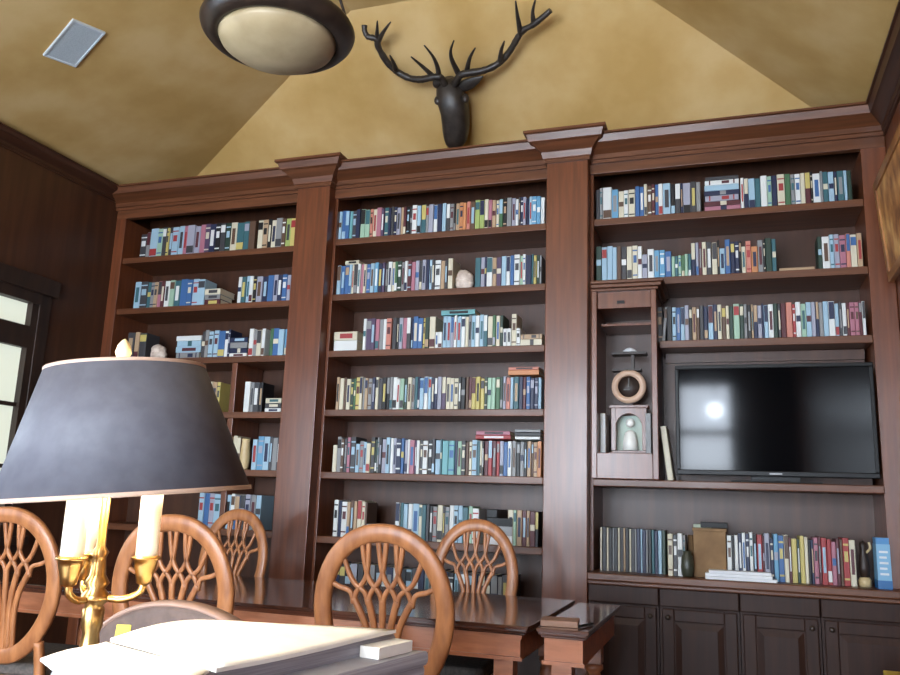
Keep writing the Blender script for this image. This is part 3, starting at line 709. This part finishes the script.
for A, B in zip(rings, rings[1:]):
    for i in range(20): m.bm.faces.new((A[i], A[(i+1) % 20], B[(i+1) % 20], B[i])).smooth = True
m.bm.faces.new(rings[0]); m.bm.faces.new(rings[-1])
nk0, nk1 = zp((455, 385), -.004), zp((455, 385), .1)
m.sweep([nk0, nk1], [.1, .07], [.12, .09], Vector((0, 0, 1)), 16)
hd = part('head', m, IRON, st)
m = MB()
for (a, b, w_) in (((404, 400), (396, 422), .02), ((508, 395), (518, 412), .02)):
    p, q = zp(a, .16), zp(b, .15); m.ball((p+q)/2, 1, (.024, .022, .03), 12, 8)
part('brow', m, IRON, st)
def ear(a, b, lab=None):
    m = MB(); p = smooth_path([zp(a, .1), zp(((a[0]+b[0])/2, (a[1]+b[1])/2+4), .12), zp(b, .12)], 6); k = len(p)
    m.sweep(p, [max(.004, .038*math.sin(PI*(.18+.82*i/(k-1)))) for i in range(k)], [max(.003, .012*math.sin(PI*(.2+.8*i/(k-1)))) for i in range(k)], SN, 12)
    part('ear', m, IRON, st)
ear((480, 362), (586, 312)); ear((412, 360), (388, 310))
def antler(main, tines, off=.12):
    m = MB()
    P = smooth_path([zp(q, off+.02*math.sin(i*.9)) for i, q in enumerate(main)], 6); k = len(P)
    m.sweep(P, [.024-.007*(i/(k-1))+.004*(random.random()-.5) for i in range(k)], n=10)
    for T_ in tines:
        p = smooth_path([zp(q, off+.035*i) for i, q in enumerate(T_)], 5); k = len(p)
        m.sweep(p, [.015*(1-i/(k-1))+.004 for i in range(k)], n=8)
    part('antler', m, IRON, st)
antler([(430, 345), (412, 318), (380, 316), (330, 325), (280, 318), (230, 290), (190, 250), (158, 195), (148, 160), (115, 150), (101, 128), (100, 104)],
       [[(150, 168), (152, 125), (153, 86)], [(155, 172), (178, 130), (207, 90)], [(228, 285), (218, 255), (204, 226)], [(405, 315), (398, 272), (378, 228), (344, 185)], [(380, 312), (335, 270), (290, 232)]])
antler([(470, 345), (490, 310), (520, 300), (580, 290), (640, 265), (690, 215), (728, 152), (752, 122), (795, 98), (862, 42)],
       [[(738, 135), (726, 65), (718, 4)], [(793, 98), (788, 50), (800, -6)], [(655, 248), (660, 205), (672, 168)], [(486, 305), (458, 245), (453, 205), (466, 166)], [(518, 296), (530, 240), (553, 196)]])

# speaker grille on the left slope
LN = Vector((.85/2.03, 0, -1)).normalized(); LP = Vector((XL, 0, ZW))
sc_ = [atp(*p, LN, LP) for p in ((45, 52), (77, 14), (103, 33), (71, 70))]
ctr = sum(sc_, Vector())/4
ay = ((sc_[1]-sc_[0])+(sc_[2]-sc_[3])).normalized(); ax = ay.cross(LN).normalized()
RM = Matrix((ax, ay, LN)).transposed().to_4x4(); RM.translation = ctr
sk = empty('ceiling_speaker', ctr, 'pale grey square speaker grille on the left ceiling slope', 'speaker')
ex = [(RM.inverted() @ p) for p in sc_]; hx, hy = .098, .16
m = MB(); t = .012
for a0, a1, b0, b1 in ((-hx, hx, -hy, -hy+t), (-hx, hx, hy-t, hy), (-hx, -hx+t, -hy+t, hy-t), (hx-t, hx, -hy+t, hy-t)): m.box(a0, a1, b0, b1, 0, .014, 0, RM)
part('frame', m, base('grille_frame', (196, 204, 208), .5), sk, .002)
part('grille', MB().box(-hx+t, hx-t, -hy+t, hy-t, 0, .009, 0, RM), noisy('grille_mesh', (164, 174, 182), (180, 190, 196), (1, 1, 1), 160, 2, .6), sk)

# ceiling lamp: bronze ring with an alabaster bowl on three rods
LX, LY, LZc = -1.685, -1.90, 3.022
cl = empty('ceiling_lamp', (LX, LY, LZc), 'unlit round ceiling lamp with dark bronze ring and alabaster bowl', 'lamp')
m = MB(); m.lathe([(.236, -.016), (.255, -.022), (.285, -.006), (.304, .016), (.31, .034), (.302, .05), (.27, .06), (.238, .05)], (LX, LY, LZc), 56, closed=True); part('ring', m, BRONZE, cl)
m = MB(); m.lathe([(.236, -.012), (.225, -.035), (.19, -.062), (.13, -.085), (.06, -.097), (0, -.1)], (LX, LY, LZc), 56); part('bowl', m, ALAB, cl)
m = MB()
for k in range(3):
    a = 2*PI*k/3+.5; m.sweep([(LX+.29*math.cos(a), LY+.29*math.sin(a), LZc+.06), (LX+.05*math.cos(a), LY+.05*math.sin(a), LZc+.75)], .006)
part('rods', m, BRONZE, cl)
m = MB(); m.lathe([(.05, LZc+.70), (.06, LZc+.74), (.05, LZc+.78), (.015, LZc+.8), (.015, ZT-.03), (.08, ZT-.025), (.09, ZT)], (LX, LY, 0), 24); part('canopy', m, BRONZE, cl)

# ------------------------------------------------------------------ dining chairs
def oval(n=48, top=1.092, bot=.535, half=.225):
    pts = []
    for i in range(n):
        a = 2*PI*i/n; s_, c_ = math.sin(a), math.cos(a); zc = (top+bot)/2+.02
        z = zc+(top-zc)*s_ if s_ > 0 else zc+(zc-bot)*s_
        w_ = half*(1 if s_ > 0 else (1-.18*s_*s_)); pts.append(Vector((w_*math.copysign(abs(c_)**.92, c_), 0, z)))
    return pts
def make_chair():
    r = empty('dining_chair', (0, 0, 0))
    tilt = Matrix.Translation((0, 0, .5)) @ Matrix.Rotation(math.radians(7), 4, 'X') @ Matrix.Translation((0, 0, -.5))
    nrm = tilt.to_3x3() @ Vector((0, 1, 0))
    m = MB(); m.sweep([tilt @ p for p in oval()], .032, .016, nrm, 10, True, 3.0); part('back_frame', m, CHAIRW, r)
    ov = oval(96)
    def rim(x, up=True):
        c_ = [p for p in ov if (p.z > .8) == up]; return min(c_, key=lambda p: abs(p.x-x)).copy()
    for i in range(-2, 3):
        m = MB()
        b0 = Vector((.021*i, 0, .55)); b1 = Vector((.023*i, 0, .70)); b2 = Vector((.054*i, 0, .87))
        m.sweep([tilt @ p for p in smooth_path([b0, b1, Vector((.033*i, 0, .79)), b2], 6)], .012, .009, nrm, 8, False, 2.6)
        for s_ in (-1, 1):
            xe = .066*i+s_*.082
            e = rim(xe); 
            mid = Vector((.057*i+s_*.056, 0, lerp(b2.z, e.z, .38)))
            if abs(xe) > .2: e = Vector((math.copysign(.212, xe), 0, .93)); mid = Vector((lerp(b2.x, e.x, .55), 0, .905))
            m.sweep([tilt @ p for p in smooth_path([b2-Vector((0, 0, .02)), b2+Vector((s_*.012, 0, .02)), mid, e], 6)], .009, .008, nrm, 8, False, 2.6)
        part('rib', m, CHAIRW, r)
    # seat
    m = MB(); z0, z1 = .455, .505
    q = [(-.19, .02), (.19, .02), (.235, .44), (.2, .475), (-.2, .475), (-.235, .44)]
    m.prism(q, Matrix.Identity(4), z0, z1); o = part('seat', m, SEATF, r); bevel(o, .02, 3)
    m = MB()
    m.prism([(-.195, .0), (.195, .0), (.24, .45), (.2, .485), (-.2, .485), (-.24, .45)], Matrix.Identity(4), .39, .454); part('apron', m, CHAIRW, r, .005)
    for s_ in (-1, 1):
        m = MB(); m.sweep([(s_*.205, .44, .39), (s_*.205, .44, .3), (s_*.207, .44, 0)], [.024, .02, .014], n=4, sq=2); part('leg', m, CHAIRW, r)
        m = MB(); top = tilt @ Vector((s_*.165, 0, .60))
        m.sweep(smooth_path([top, Vector((s_*.178, .0, .46)), Vector((s_*.185, -.015, .25)), Vector((s_*.19, -.085, 0))], 5), .02, .016, (0, 1, 0), 8, False, 3); part('leg', m, CHAIRW, r)
    return r
chair0 = make_chair()
CH = [  # px centre, y of the back, rotation, width scale, label, group
    (381, -1.80, 0, 1.0, 'honey wood dining chair with lattice oval back, nearest the table end', 0),
    (170, -1.80, 4, 1.0, 'honey wood dining chair seen behind the brass candle arms of the lamp', 0),
    (4, -1.80, 6, 1.0, 'honey wood dining chair half cut by the left edge of the photo', 0),
    (477, -.50, 180, .88, 'lattice oval back chair on far side of table before middle bookcase', 1),
    (238, -.50, 176, .88, 'lattice oval back chair on far side of table before left pilaster', 1)]
for i, (px, y, rz, sx, lab, g) in enumerate(CH):
    o = chair0 if i == 0 else copy_tree(chair0)
    ytop = y-.075 if g == 0 else y+.075
    z = 1.0; x = x_at(px, ytop, z)
    o.location = (x, y, 0); o.rotation_euler = (0, 0, math.radians(rz)); o.scale = (sx, 1, 1)
    tag(o, lab, 'chair', 'dining chairs on the near side' if g == 0 else 'dining chairs on the far side')

# ------------------------------------------------------------------ dining table and end table
TZ = .77
def turned_leg(x, y, zt, s=1.0):
    m = MB(); m.box(x-.036*s, x+.036*s, y-.036*s, y+.036*s, zt-.11, zt)
    m.lathe([(.03*s, zt-.11), (.04*s, zt-.12), (.04*s, zt-.135), (.026*s, zt-.15), (.034*s, zt-.17), (.041*s, zt-.22), (.036*s, zt-.32), (.024*s, .16), (.02*s, .12), (.03*s, .1), (.03*s, .08), (.02*s, .06), (.026*s, 0)], (x, y, 0), 20)
    return m
def slab(x0, x1, y0, y1):
    m = MB(); m.box(x0, x1, y0, y1, TZ-.014, TZ); m.box(x0+.006, x1-.006, y0+.006, y1-.006, TZ-.024, TZ-.014); m.box(x0+.014, x1-.014, y0+.014, y1-.014, TZ-.034, TZ-.024); return m
tx0_, tx1_, ty0_, ty1_ = -3.5, -.705, -1.50, -.55
dt = empty('dining_table', ((tx0_+tx1_)/2, (ty0_+ty1_)/2, 0), 'long glossy mahogany dining table in front of the bookcases', 'table')
part('tabletop', slab(tx0_, tx1_, ty0_, ty1_), TABLEW, dt, .003)
m = MB(); i_ = .035
m.box(tx0_+i_, tx1_-i_, ty0_+i_, ty0_+i_+.025, TZ-.125, TZ-.034); m.box(tx0_+i_, tx1_-i_, ty1_-i_-.025, ty1_-i_, TZ-.125, TZ-.034)
m.box(tx0_+i_, tx0_+i_+.025, ty0_+i_+.025, ty1_-i_-.025, TZ-.125, TZ-.034); m.box(tx1_-i_-.025, tx1_-i_, ty0_+i_+.025, ty1_-i_-.025, TZ-.125, TZ-.034)
m.box(tx0_+i_-.008, tx1_-i_+.008, ty0_+i_-.008, ty0_+i_, TZ-.125, TZ-.112); m.box(tx0_+i_-.006, tx1_-i_+.006, ty0_+i_-.006, ty0_+i_, TZ-.05, TZ-.034)
part('apron', m, TABLEL, dt)
for x in (tx0_+.1, tx1_-.105):
    for y in (ty0_+.1, ty1_-.1): part('leg', turned_leg(x, y, TZ-.126), TABLEL, dt)
ex0, ex1 = -.675, -.487
et = empty('side_table', ((ex0+ex1)/2, -1.1, 0), 'narrow glossy mahogany table butted against the dining table end', 'table')
part('tabletop', slab(ex0, ex1, -1.50, -.62), TABLEW, et, .003)
m = MB(); m.box(ex0+.025, ex1-.025, -1.475, -1.45, TZ-.125, TZ-.034); m.box(ex0+.025, ex1-.025, -.67, -.645, TZ-.125, TZ-.034)
m.box(ex0+.025, ex0+.045, -1.45, -.67, TZ-.125, TZ-.034); m.box(ex1-.045, ex1-.025, -1.45, -.67, TZ-.125, TZ-.034); m.box(ex0+.018, ex1-.018, -1.481, -1.475, TZ-.125, TZ-.112)
part('apron', m, TABLEL, et)
for y in (-1.42, -.72): part('leg', turned_leg((ex0+ex1)/2-.01, y, TZ-.126), TABLEL, et)
# notebook and pen on its near end
nb = MB(); M = Matrix.Translation((-.60, -1.40, TZ+.0006)) @ Matrix.Rotation(.12, 4, 'Z')
nb.box(-.075, .06, -.05, .06, 0, .022, 0, M); single('notebook', nb, base('brown_notebook', (146, 110, 88), .5), (-.6, -1.4, TZ), 'thin brown notebook lying on the narrow side table', 'notebook', bev=.002)
m = MB(); m.sweep([(-.535, -1.44, TZ+.006), (-.50, -1.33, TZ+.006)], .005, n=8); single('pen', m, BLACKP, (-.52, -1.4, TZ), 'black pen beside the notebook on the narrow side table', 'pen')

# ------------------------------------------------------------------ desk, lamp, papers in the foreground
dk = empty('desk', (-.85, -3.45, 0), 'wooden writing desk under the lamp and newspapers', 'desk')
DZ = .76
m = MB(); m.box(-1.6, -.3, -3.95, -2.96, DZ-.035, DZ); part('desktop', m, TABLEW, dk, .006)
m = MB(); m.box(-1.54, -.36, -3.89, -3.02, DZ-.15, DZ-.035); part('apron', m, WOODH, dk, .004)
for x in (-1.53, -.37):
    for y in (-3.88, -3.03): m = MB(); m.box(x-.03, x+.03, y-.03, y+.03, 0, DZ-.15); part('leg', m, WOODV, dk, .004)
# desk chair: curved taupe back
dc = empty('desk_chair', (-1.24, -2.62, 0), 'desk chair with rounded taupe leather back behind the newspapers', 'chair')
q = []
cxx = -1.27
prof = [(-.24, .5), (.24, .5)]+[(.24*math.cos(a), .80+.135*math.sin(a)) for a in [PI*i/24 for i in range(25)]]
m = MB(); MX = Matrix(((1, 0, 0, cxx), (0, 0, 1, -2.78), (0, 1, 0, 0), (0, 0, 0, 1))); m.prism(prof, MX, 0, .05); part('backrest', m, LEATH, dc, .012)
rim_ = [Vector((cxx+p[0], -2.755, p[1])) for p in prof[2:]]
m = MB(); m.sweep(rim_, .009, .03, (0, 1, 0), 8); part('piping', m, base('taupe_piping', (150, 122, 108), .5), dc)
m = MB(); m.box(cxx-.24, cxx+.24, -2.73, -2.3, .42, .5); o = part('seat', m, LEATH, dc); bevel(o, .02, 3)
for x in (-.21, .21):
    for y in (-2.75, -2.33): m = MB(); m.box(cxx+x-.02, cxx+x+.02, y-.02, y+.02, 0, .42); part('leg', m, WOODV, dc, .003)

# newspaper pile
def ptop(px, py, z): p = atz(px, py, z); return Vector((p.x, p.y, z))
PZ = .945
a_, b_, c_, d_ = ptop(112, 640, PZ), ptop(236, 623, PZ), ptop(396, 634, PZ), ptop(214, 673, PZ)
e_ = d_+(d_-c_)*.55                                        # the near end of the pile, below the frame
def inset(k):
    L = .085 if k < 7 else .06                             # left side kept clear of the lamp foot
    ux = (c_-b_).normalized(); vy = (b_-e_); vy.z = 0; vy.normalize()
    R_ = .06 if k < 6 else -.004
    f_ = b_+(e_-c_)                                        # near left
    return [b_+ux*.03-vy*.012, c_+ux*R_-vy*.012, e_+ux*R_, a_+(d_-c_)*.55+ux*(L+.07), a_+ux*L]
zz = DZ+.0005
hgt = [.027, .025, .028, .026, .027, .025, .026]
words7 = 'first second third fourth fifth sixth seventh'.split()
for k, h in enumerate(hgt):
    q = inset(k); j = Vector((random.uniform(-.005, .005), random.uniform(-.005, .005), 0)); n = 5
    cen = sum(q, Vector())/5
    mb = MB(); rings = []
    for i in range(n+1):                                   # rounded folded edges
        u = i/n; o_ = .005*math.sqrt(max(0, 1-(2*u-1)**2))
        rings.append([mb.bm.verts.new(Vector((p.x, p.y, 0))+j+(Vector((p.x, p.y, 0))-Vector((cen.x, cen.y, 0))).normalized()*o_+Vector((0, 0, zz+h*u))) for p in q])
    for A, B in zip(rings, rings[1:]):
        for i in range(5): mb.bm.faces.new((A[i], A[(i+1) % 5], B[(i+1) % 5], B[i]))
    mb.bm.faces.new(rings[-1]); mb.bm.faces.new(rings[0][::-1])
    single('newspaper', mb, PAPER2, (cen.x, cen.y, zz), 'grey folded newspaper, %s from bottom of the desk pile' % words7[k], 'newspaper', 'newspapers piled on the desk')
    zz += h+.0004
    if k == 5: zlow = zz
def sheet(name, corners, th, label, sag=0.0):
    a, b, c2, d = corners; n = 14; mb = MB(); T_ = []; Bt = []
    for i in range(n+1):
        for jx in range(n+1):
            u, v = i/n, jx/n
            p = a*(1-u)*(1-v)+b*u*(1-v)+c2*u*v+d*(1-u)*v
            z = p.z+sag*math.sin(PI*u)*math.cos(PI*v*.5)+.002*math.sin(5*u+3*v)
            T_.append(mb.bm.verts.new((p.x, p.y, z+th))); Bt.append(mb.bm.verts.new((p.x, p.y, z)))
    I = lambda i, j: i*(n+1)+j
    for i in range(n):
        for j in range(n):
            for L_, rev in ((T_, 0), (Bt, 1)):
                f = [L_[I(i, j)], L_[I(i+1, j)], L_[I(i+1, j+1)], L_[I(i, j+1)]]; mb.bm.faces.new(f[::-1] if rev else f).smooth = True
    ed = [I(i, 0) for i in range(n)]+[I(n, j) for j in range(n)]+[I(i, n) for i in range(n, 0, -1)]+[I(0, j) for j in range(n, 0, -1)]
    for x, y in zip(ed, ed[1:]+ed[:1]): mb.bm.faces.new((T_[x], T_[y], Bt[y], Bt[x]))
    return single(name, mb, PAPER, corners[0].copy(), label, 'newspaper', 'open newspapers on the desk pile')
zt = zz+.003
sheet('open_newspaper', [ptop(110, 642, zt), ptop(236, 623, zt), ptop(396, 634, zt), ptop(216, 673, zt)], .006, 'bright white open newspaper on top of the pile, right of the fold', .012)
sheet('open_newspaper', [ptop(40, 661, zt-.004), ptop(106, 643, zt-.004), ptop(209, 674, zt-.004), ptop(120, 730, zt-.004)], .004, 'bright white newspaper page left of the fold below the lamp', .0)
# card at the right edge of the pile, yellow note by the lamp foot
ux_ = (c_-b_).normalized(); p = c_+(d_-c_)*.07+ux_*.01; p.z = zlow+.0004
m = MB(); M = Matrix.Translation(p) @ Matrix.Rotation(math.atan2((d_-c_).y, (d_-c_).x), 4, 'Z'); m.box(-.01, .10, .0, .042, 0, .02, 0, M)
single('card_box', m, PAPER, p, 'small white card packet at the right edge of newspaper pile', 'packet', bev=.001)

# lamp
LD = 1.5
ax0 = atd(107, 495, LD)                  # on the stem, level with the shade rim
lx, ly = ax0.x, ax0.y
lp = empty('table_lamp', (lx, ly, DZ), 'brass candelabra desk lamp with large slate grey shade', 'lamp')
FH = ray(126, 430); FH.z = 0; FH.normalize()
P = lambda px, py: atp(px, py, FH, ax0)
bc_, tc_ = P(126, 495), P(127, 369)
shz0, shz1 = bc_.z, tc_.z
axis = (tc_-bc_).normalized(); H = (tc_-bc_).length
Rm = Vector((0, 0, 1)).rotation_difference(axis).to_matrix().to_4x4()
r0, r1 = 124*LD/F*.985, 79*LD/F*.985
m = MB(); t = .0025
m.lathe([(r0, 0), (r1, H), (r1-t, H), (r0-t, 0)], bc_, 64, Rm, closed=True)
shd = part('lampshade', m, SHADE, lp)
m = MB(); m.lathe([(r0+.0015, -.002), (r0+.0012, .006), (r0-t-.001, .006), (r0-t-.001, -.002)], bc_, 64, Rm, closed=True); m.lathe([(r1+.0015, H-.006), (r1+.0012, H+.002), (r1-t-.001, H+.002), (r1-t-.001, H-.006)], bc_, 64, Rm, closed=True)
part('shade_trim', m, SHADETRIM, shd)
m = MB(); m.lathe([(r0-t-.0012, .009), (r1-t-.0012, H-.009), (r1-t-.002, H-.009), (r0-t-.002, .009)], bc_, 48, Rm, closed=True); part('shade_lining', m, SHADEIN, shd)
# stem
zc = P(95, 592).z
m = MB(); m.lathe([(.062, DZ), (.066, DZ+.008), (.062, DZ+.016), (.045, DZ+.022), (.028, DZ+.035), (.02, DZ+.06), (.016, DZ+.1), (.017, zc-.09), (.014, zc-.07), (.018, zc-.058), (.019, zc-.03), (.015, zc-.022), (.024, zc-.014), (.024, zc-.004), (.015, zc+.006), (.022, zc+.016), (.014, zc+.03), (.011, zc+.06), (.015, zc+.07), (.008, zc+.08), (.0075, tc_.z+.004)], (lx, ly, 0), 28)
part('stem', m, BRASS, lp)
fin = Vector((lx, ly, tc_.z))
m = MB(); m.lathe([(.008, -.004), (.013, .004), (.009, .012), (.015, .026), (.012, .04), (.005, .05), (0, .054)], (fin.x, fin.y, tc_.z+.004), 18); part('finial', m, base('cream_finial', (246, 222, 170), .4), lp)
m = MB()
for a in (0, 2.1, 4.2): m.sweep([(lx, ly, tc_.z-.012), tuple(tc_+Rm.to_3x3() @ Vector((r1*.98*math.cos(a), r1*.98*math.sin(a), -.012)))], .0025, n=6)
part('shade_carrier', m, BRASS, lp)
right = Vector((RT.x, RT.y, 0)).normalized(); fwd = Vector((-right.y, right.x, 0))
arms = [right*.080+fwd*.012, right*-.024+fwd*-.060, right*-.046+fwd*.05]
zcup = P(150, 556).z
BULB = []
for i, v in enumerate(arms):
    e = Vector((lx, ly, 0))+v; e.z = zcup
    st_ = Vector((lx, ly, zc-.006))
    m = MB(); m.sweep(smooth_path([st_, st_+v*.55+Vector((0, 0, -.006)), st_+v*.92+Vector((0, 0, .006)), Vector((e.x, e.y, zcup-.045))], 7), .0065, n=10)
    am = part('arm', m, BRASS, lp)
    m = MB(); m.lathe([(.006, -.05), (.013, -.046), (.016, -.03), (.02, -.016), (.021, -.006), (.0265, -.004), (.0265, .0), (.02, .002)], e, 24); part('cup', m, BRASS, am)
    m = MB(); m.lathe([(.0195, .002), (.0195, .135), (.016, .137), (0, .137)], e, 24); part('candle_sleeve', m, CREAM, am)
    m = MB(); m.lathe([(.009, .137), (.011, .147), (.014, .16), (.011, .175), (.004, .19), (0, .194)], e, 14); part('bulb', m, emis('lit_bulb', (255, 224, 176), 26), am)
    BULB.append(e+Vector((0, 0, .165)))
# yellow note standing in the papers beside the lamp
yn = ptop(122, 637, zz+.001)
m = MB(); m.box(-.012, .012, -.002, .002, 0, .02, 0, Matrix.Translation(yn) @ Matrix.Rotation(.4, 4, 'Z') @ Matrix.Rotation(-.3, 4, 'X'))
single('note', m, base('bright_yellow_paper', (235, 215, 60), .6), yn, 'small yellow paper note beside the brass lamp stem', 'note')

# yellow box at the right, low
yb = atz(885, 670, .5)
m = MB(); m.box(.575, .82, -.75, -.5, 0, .575); single('carton', m, YELLOW, (.7, -.62, 0), 'yellow box on the floor by the right wall', 'box', bev=.004)

# added glowing globe behind the camera, stands in for sun glare in the television
gl = empty('glare_globe', (-.17, -6.6, 2.55), 'added glowing globe standing in for sun glare mirrored in the television screen', 'lamp')
m = MB(); m.ball((-.17, -6.6, 2.5), .09, u=24, v=16); part('globe', m, emis('glare_globe_glow', (225, 240, 255), 40), gl)
m = MB(); m.sweep([(-.17, -6.6, 2.58), (-.17, -6.6, 3.71)], .008, n=8); part('rod', m, BRONZE, gl)

# ------------------------------------------------------------------ lights
def light(name, kind, loc, energy, col, size=.05, rot=None):
    l = bpy.data.lights.new(name, kind); l.energy = energy; l.color = col
    if kind == 'POINT': l.shadow_soft_size = size
    o = bpy.data.objects.new(name, l); COL.objects.link(o); o.location = loc
    return o
wd = bpy.data.worlds.new('world'); S.world = wd; wd.use_nodes = True
wd.node_tree.nodes['Background'].inputs['Color'].default_value = (.6, .7, .85, 1); wd.node_tree.nodes['Background'].inputs['Strength'].default_value = .5
for i, b in enumerate(BULB): light('bulb_light', 'POINT', b+Vector((0, 0, .002)), 6.0, (1, .94, .84), .015)
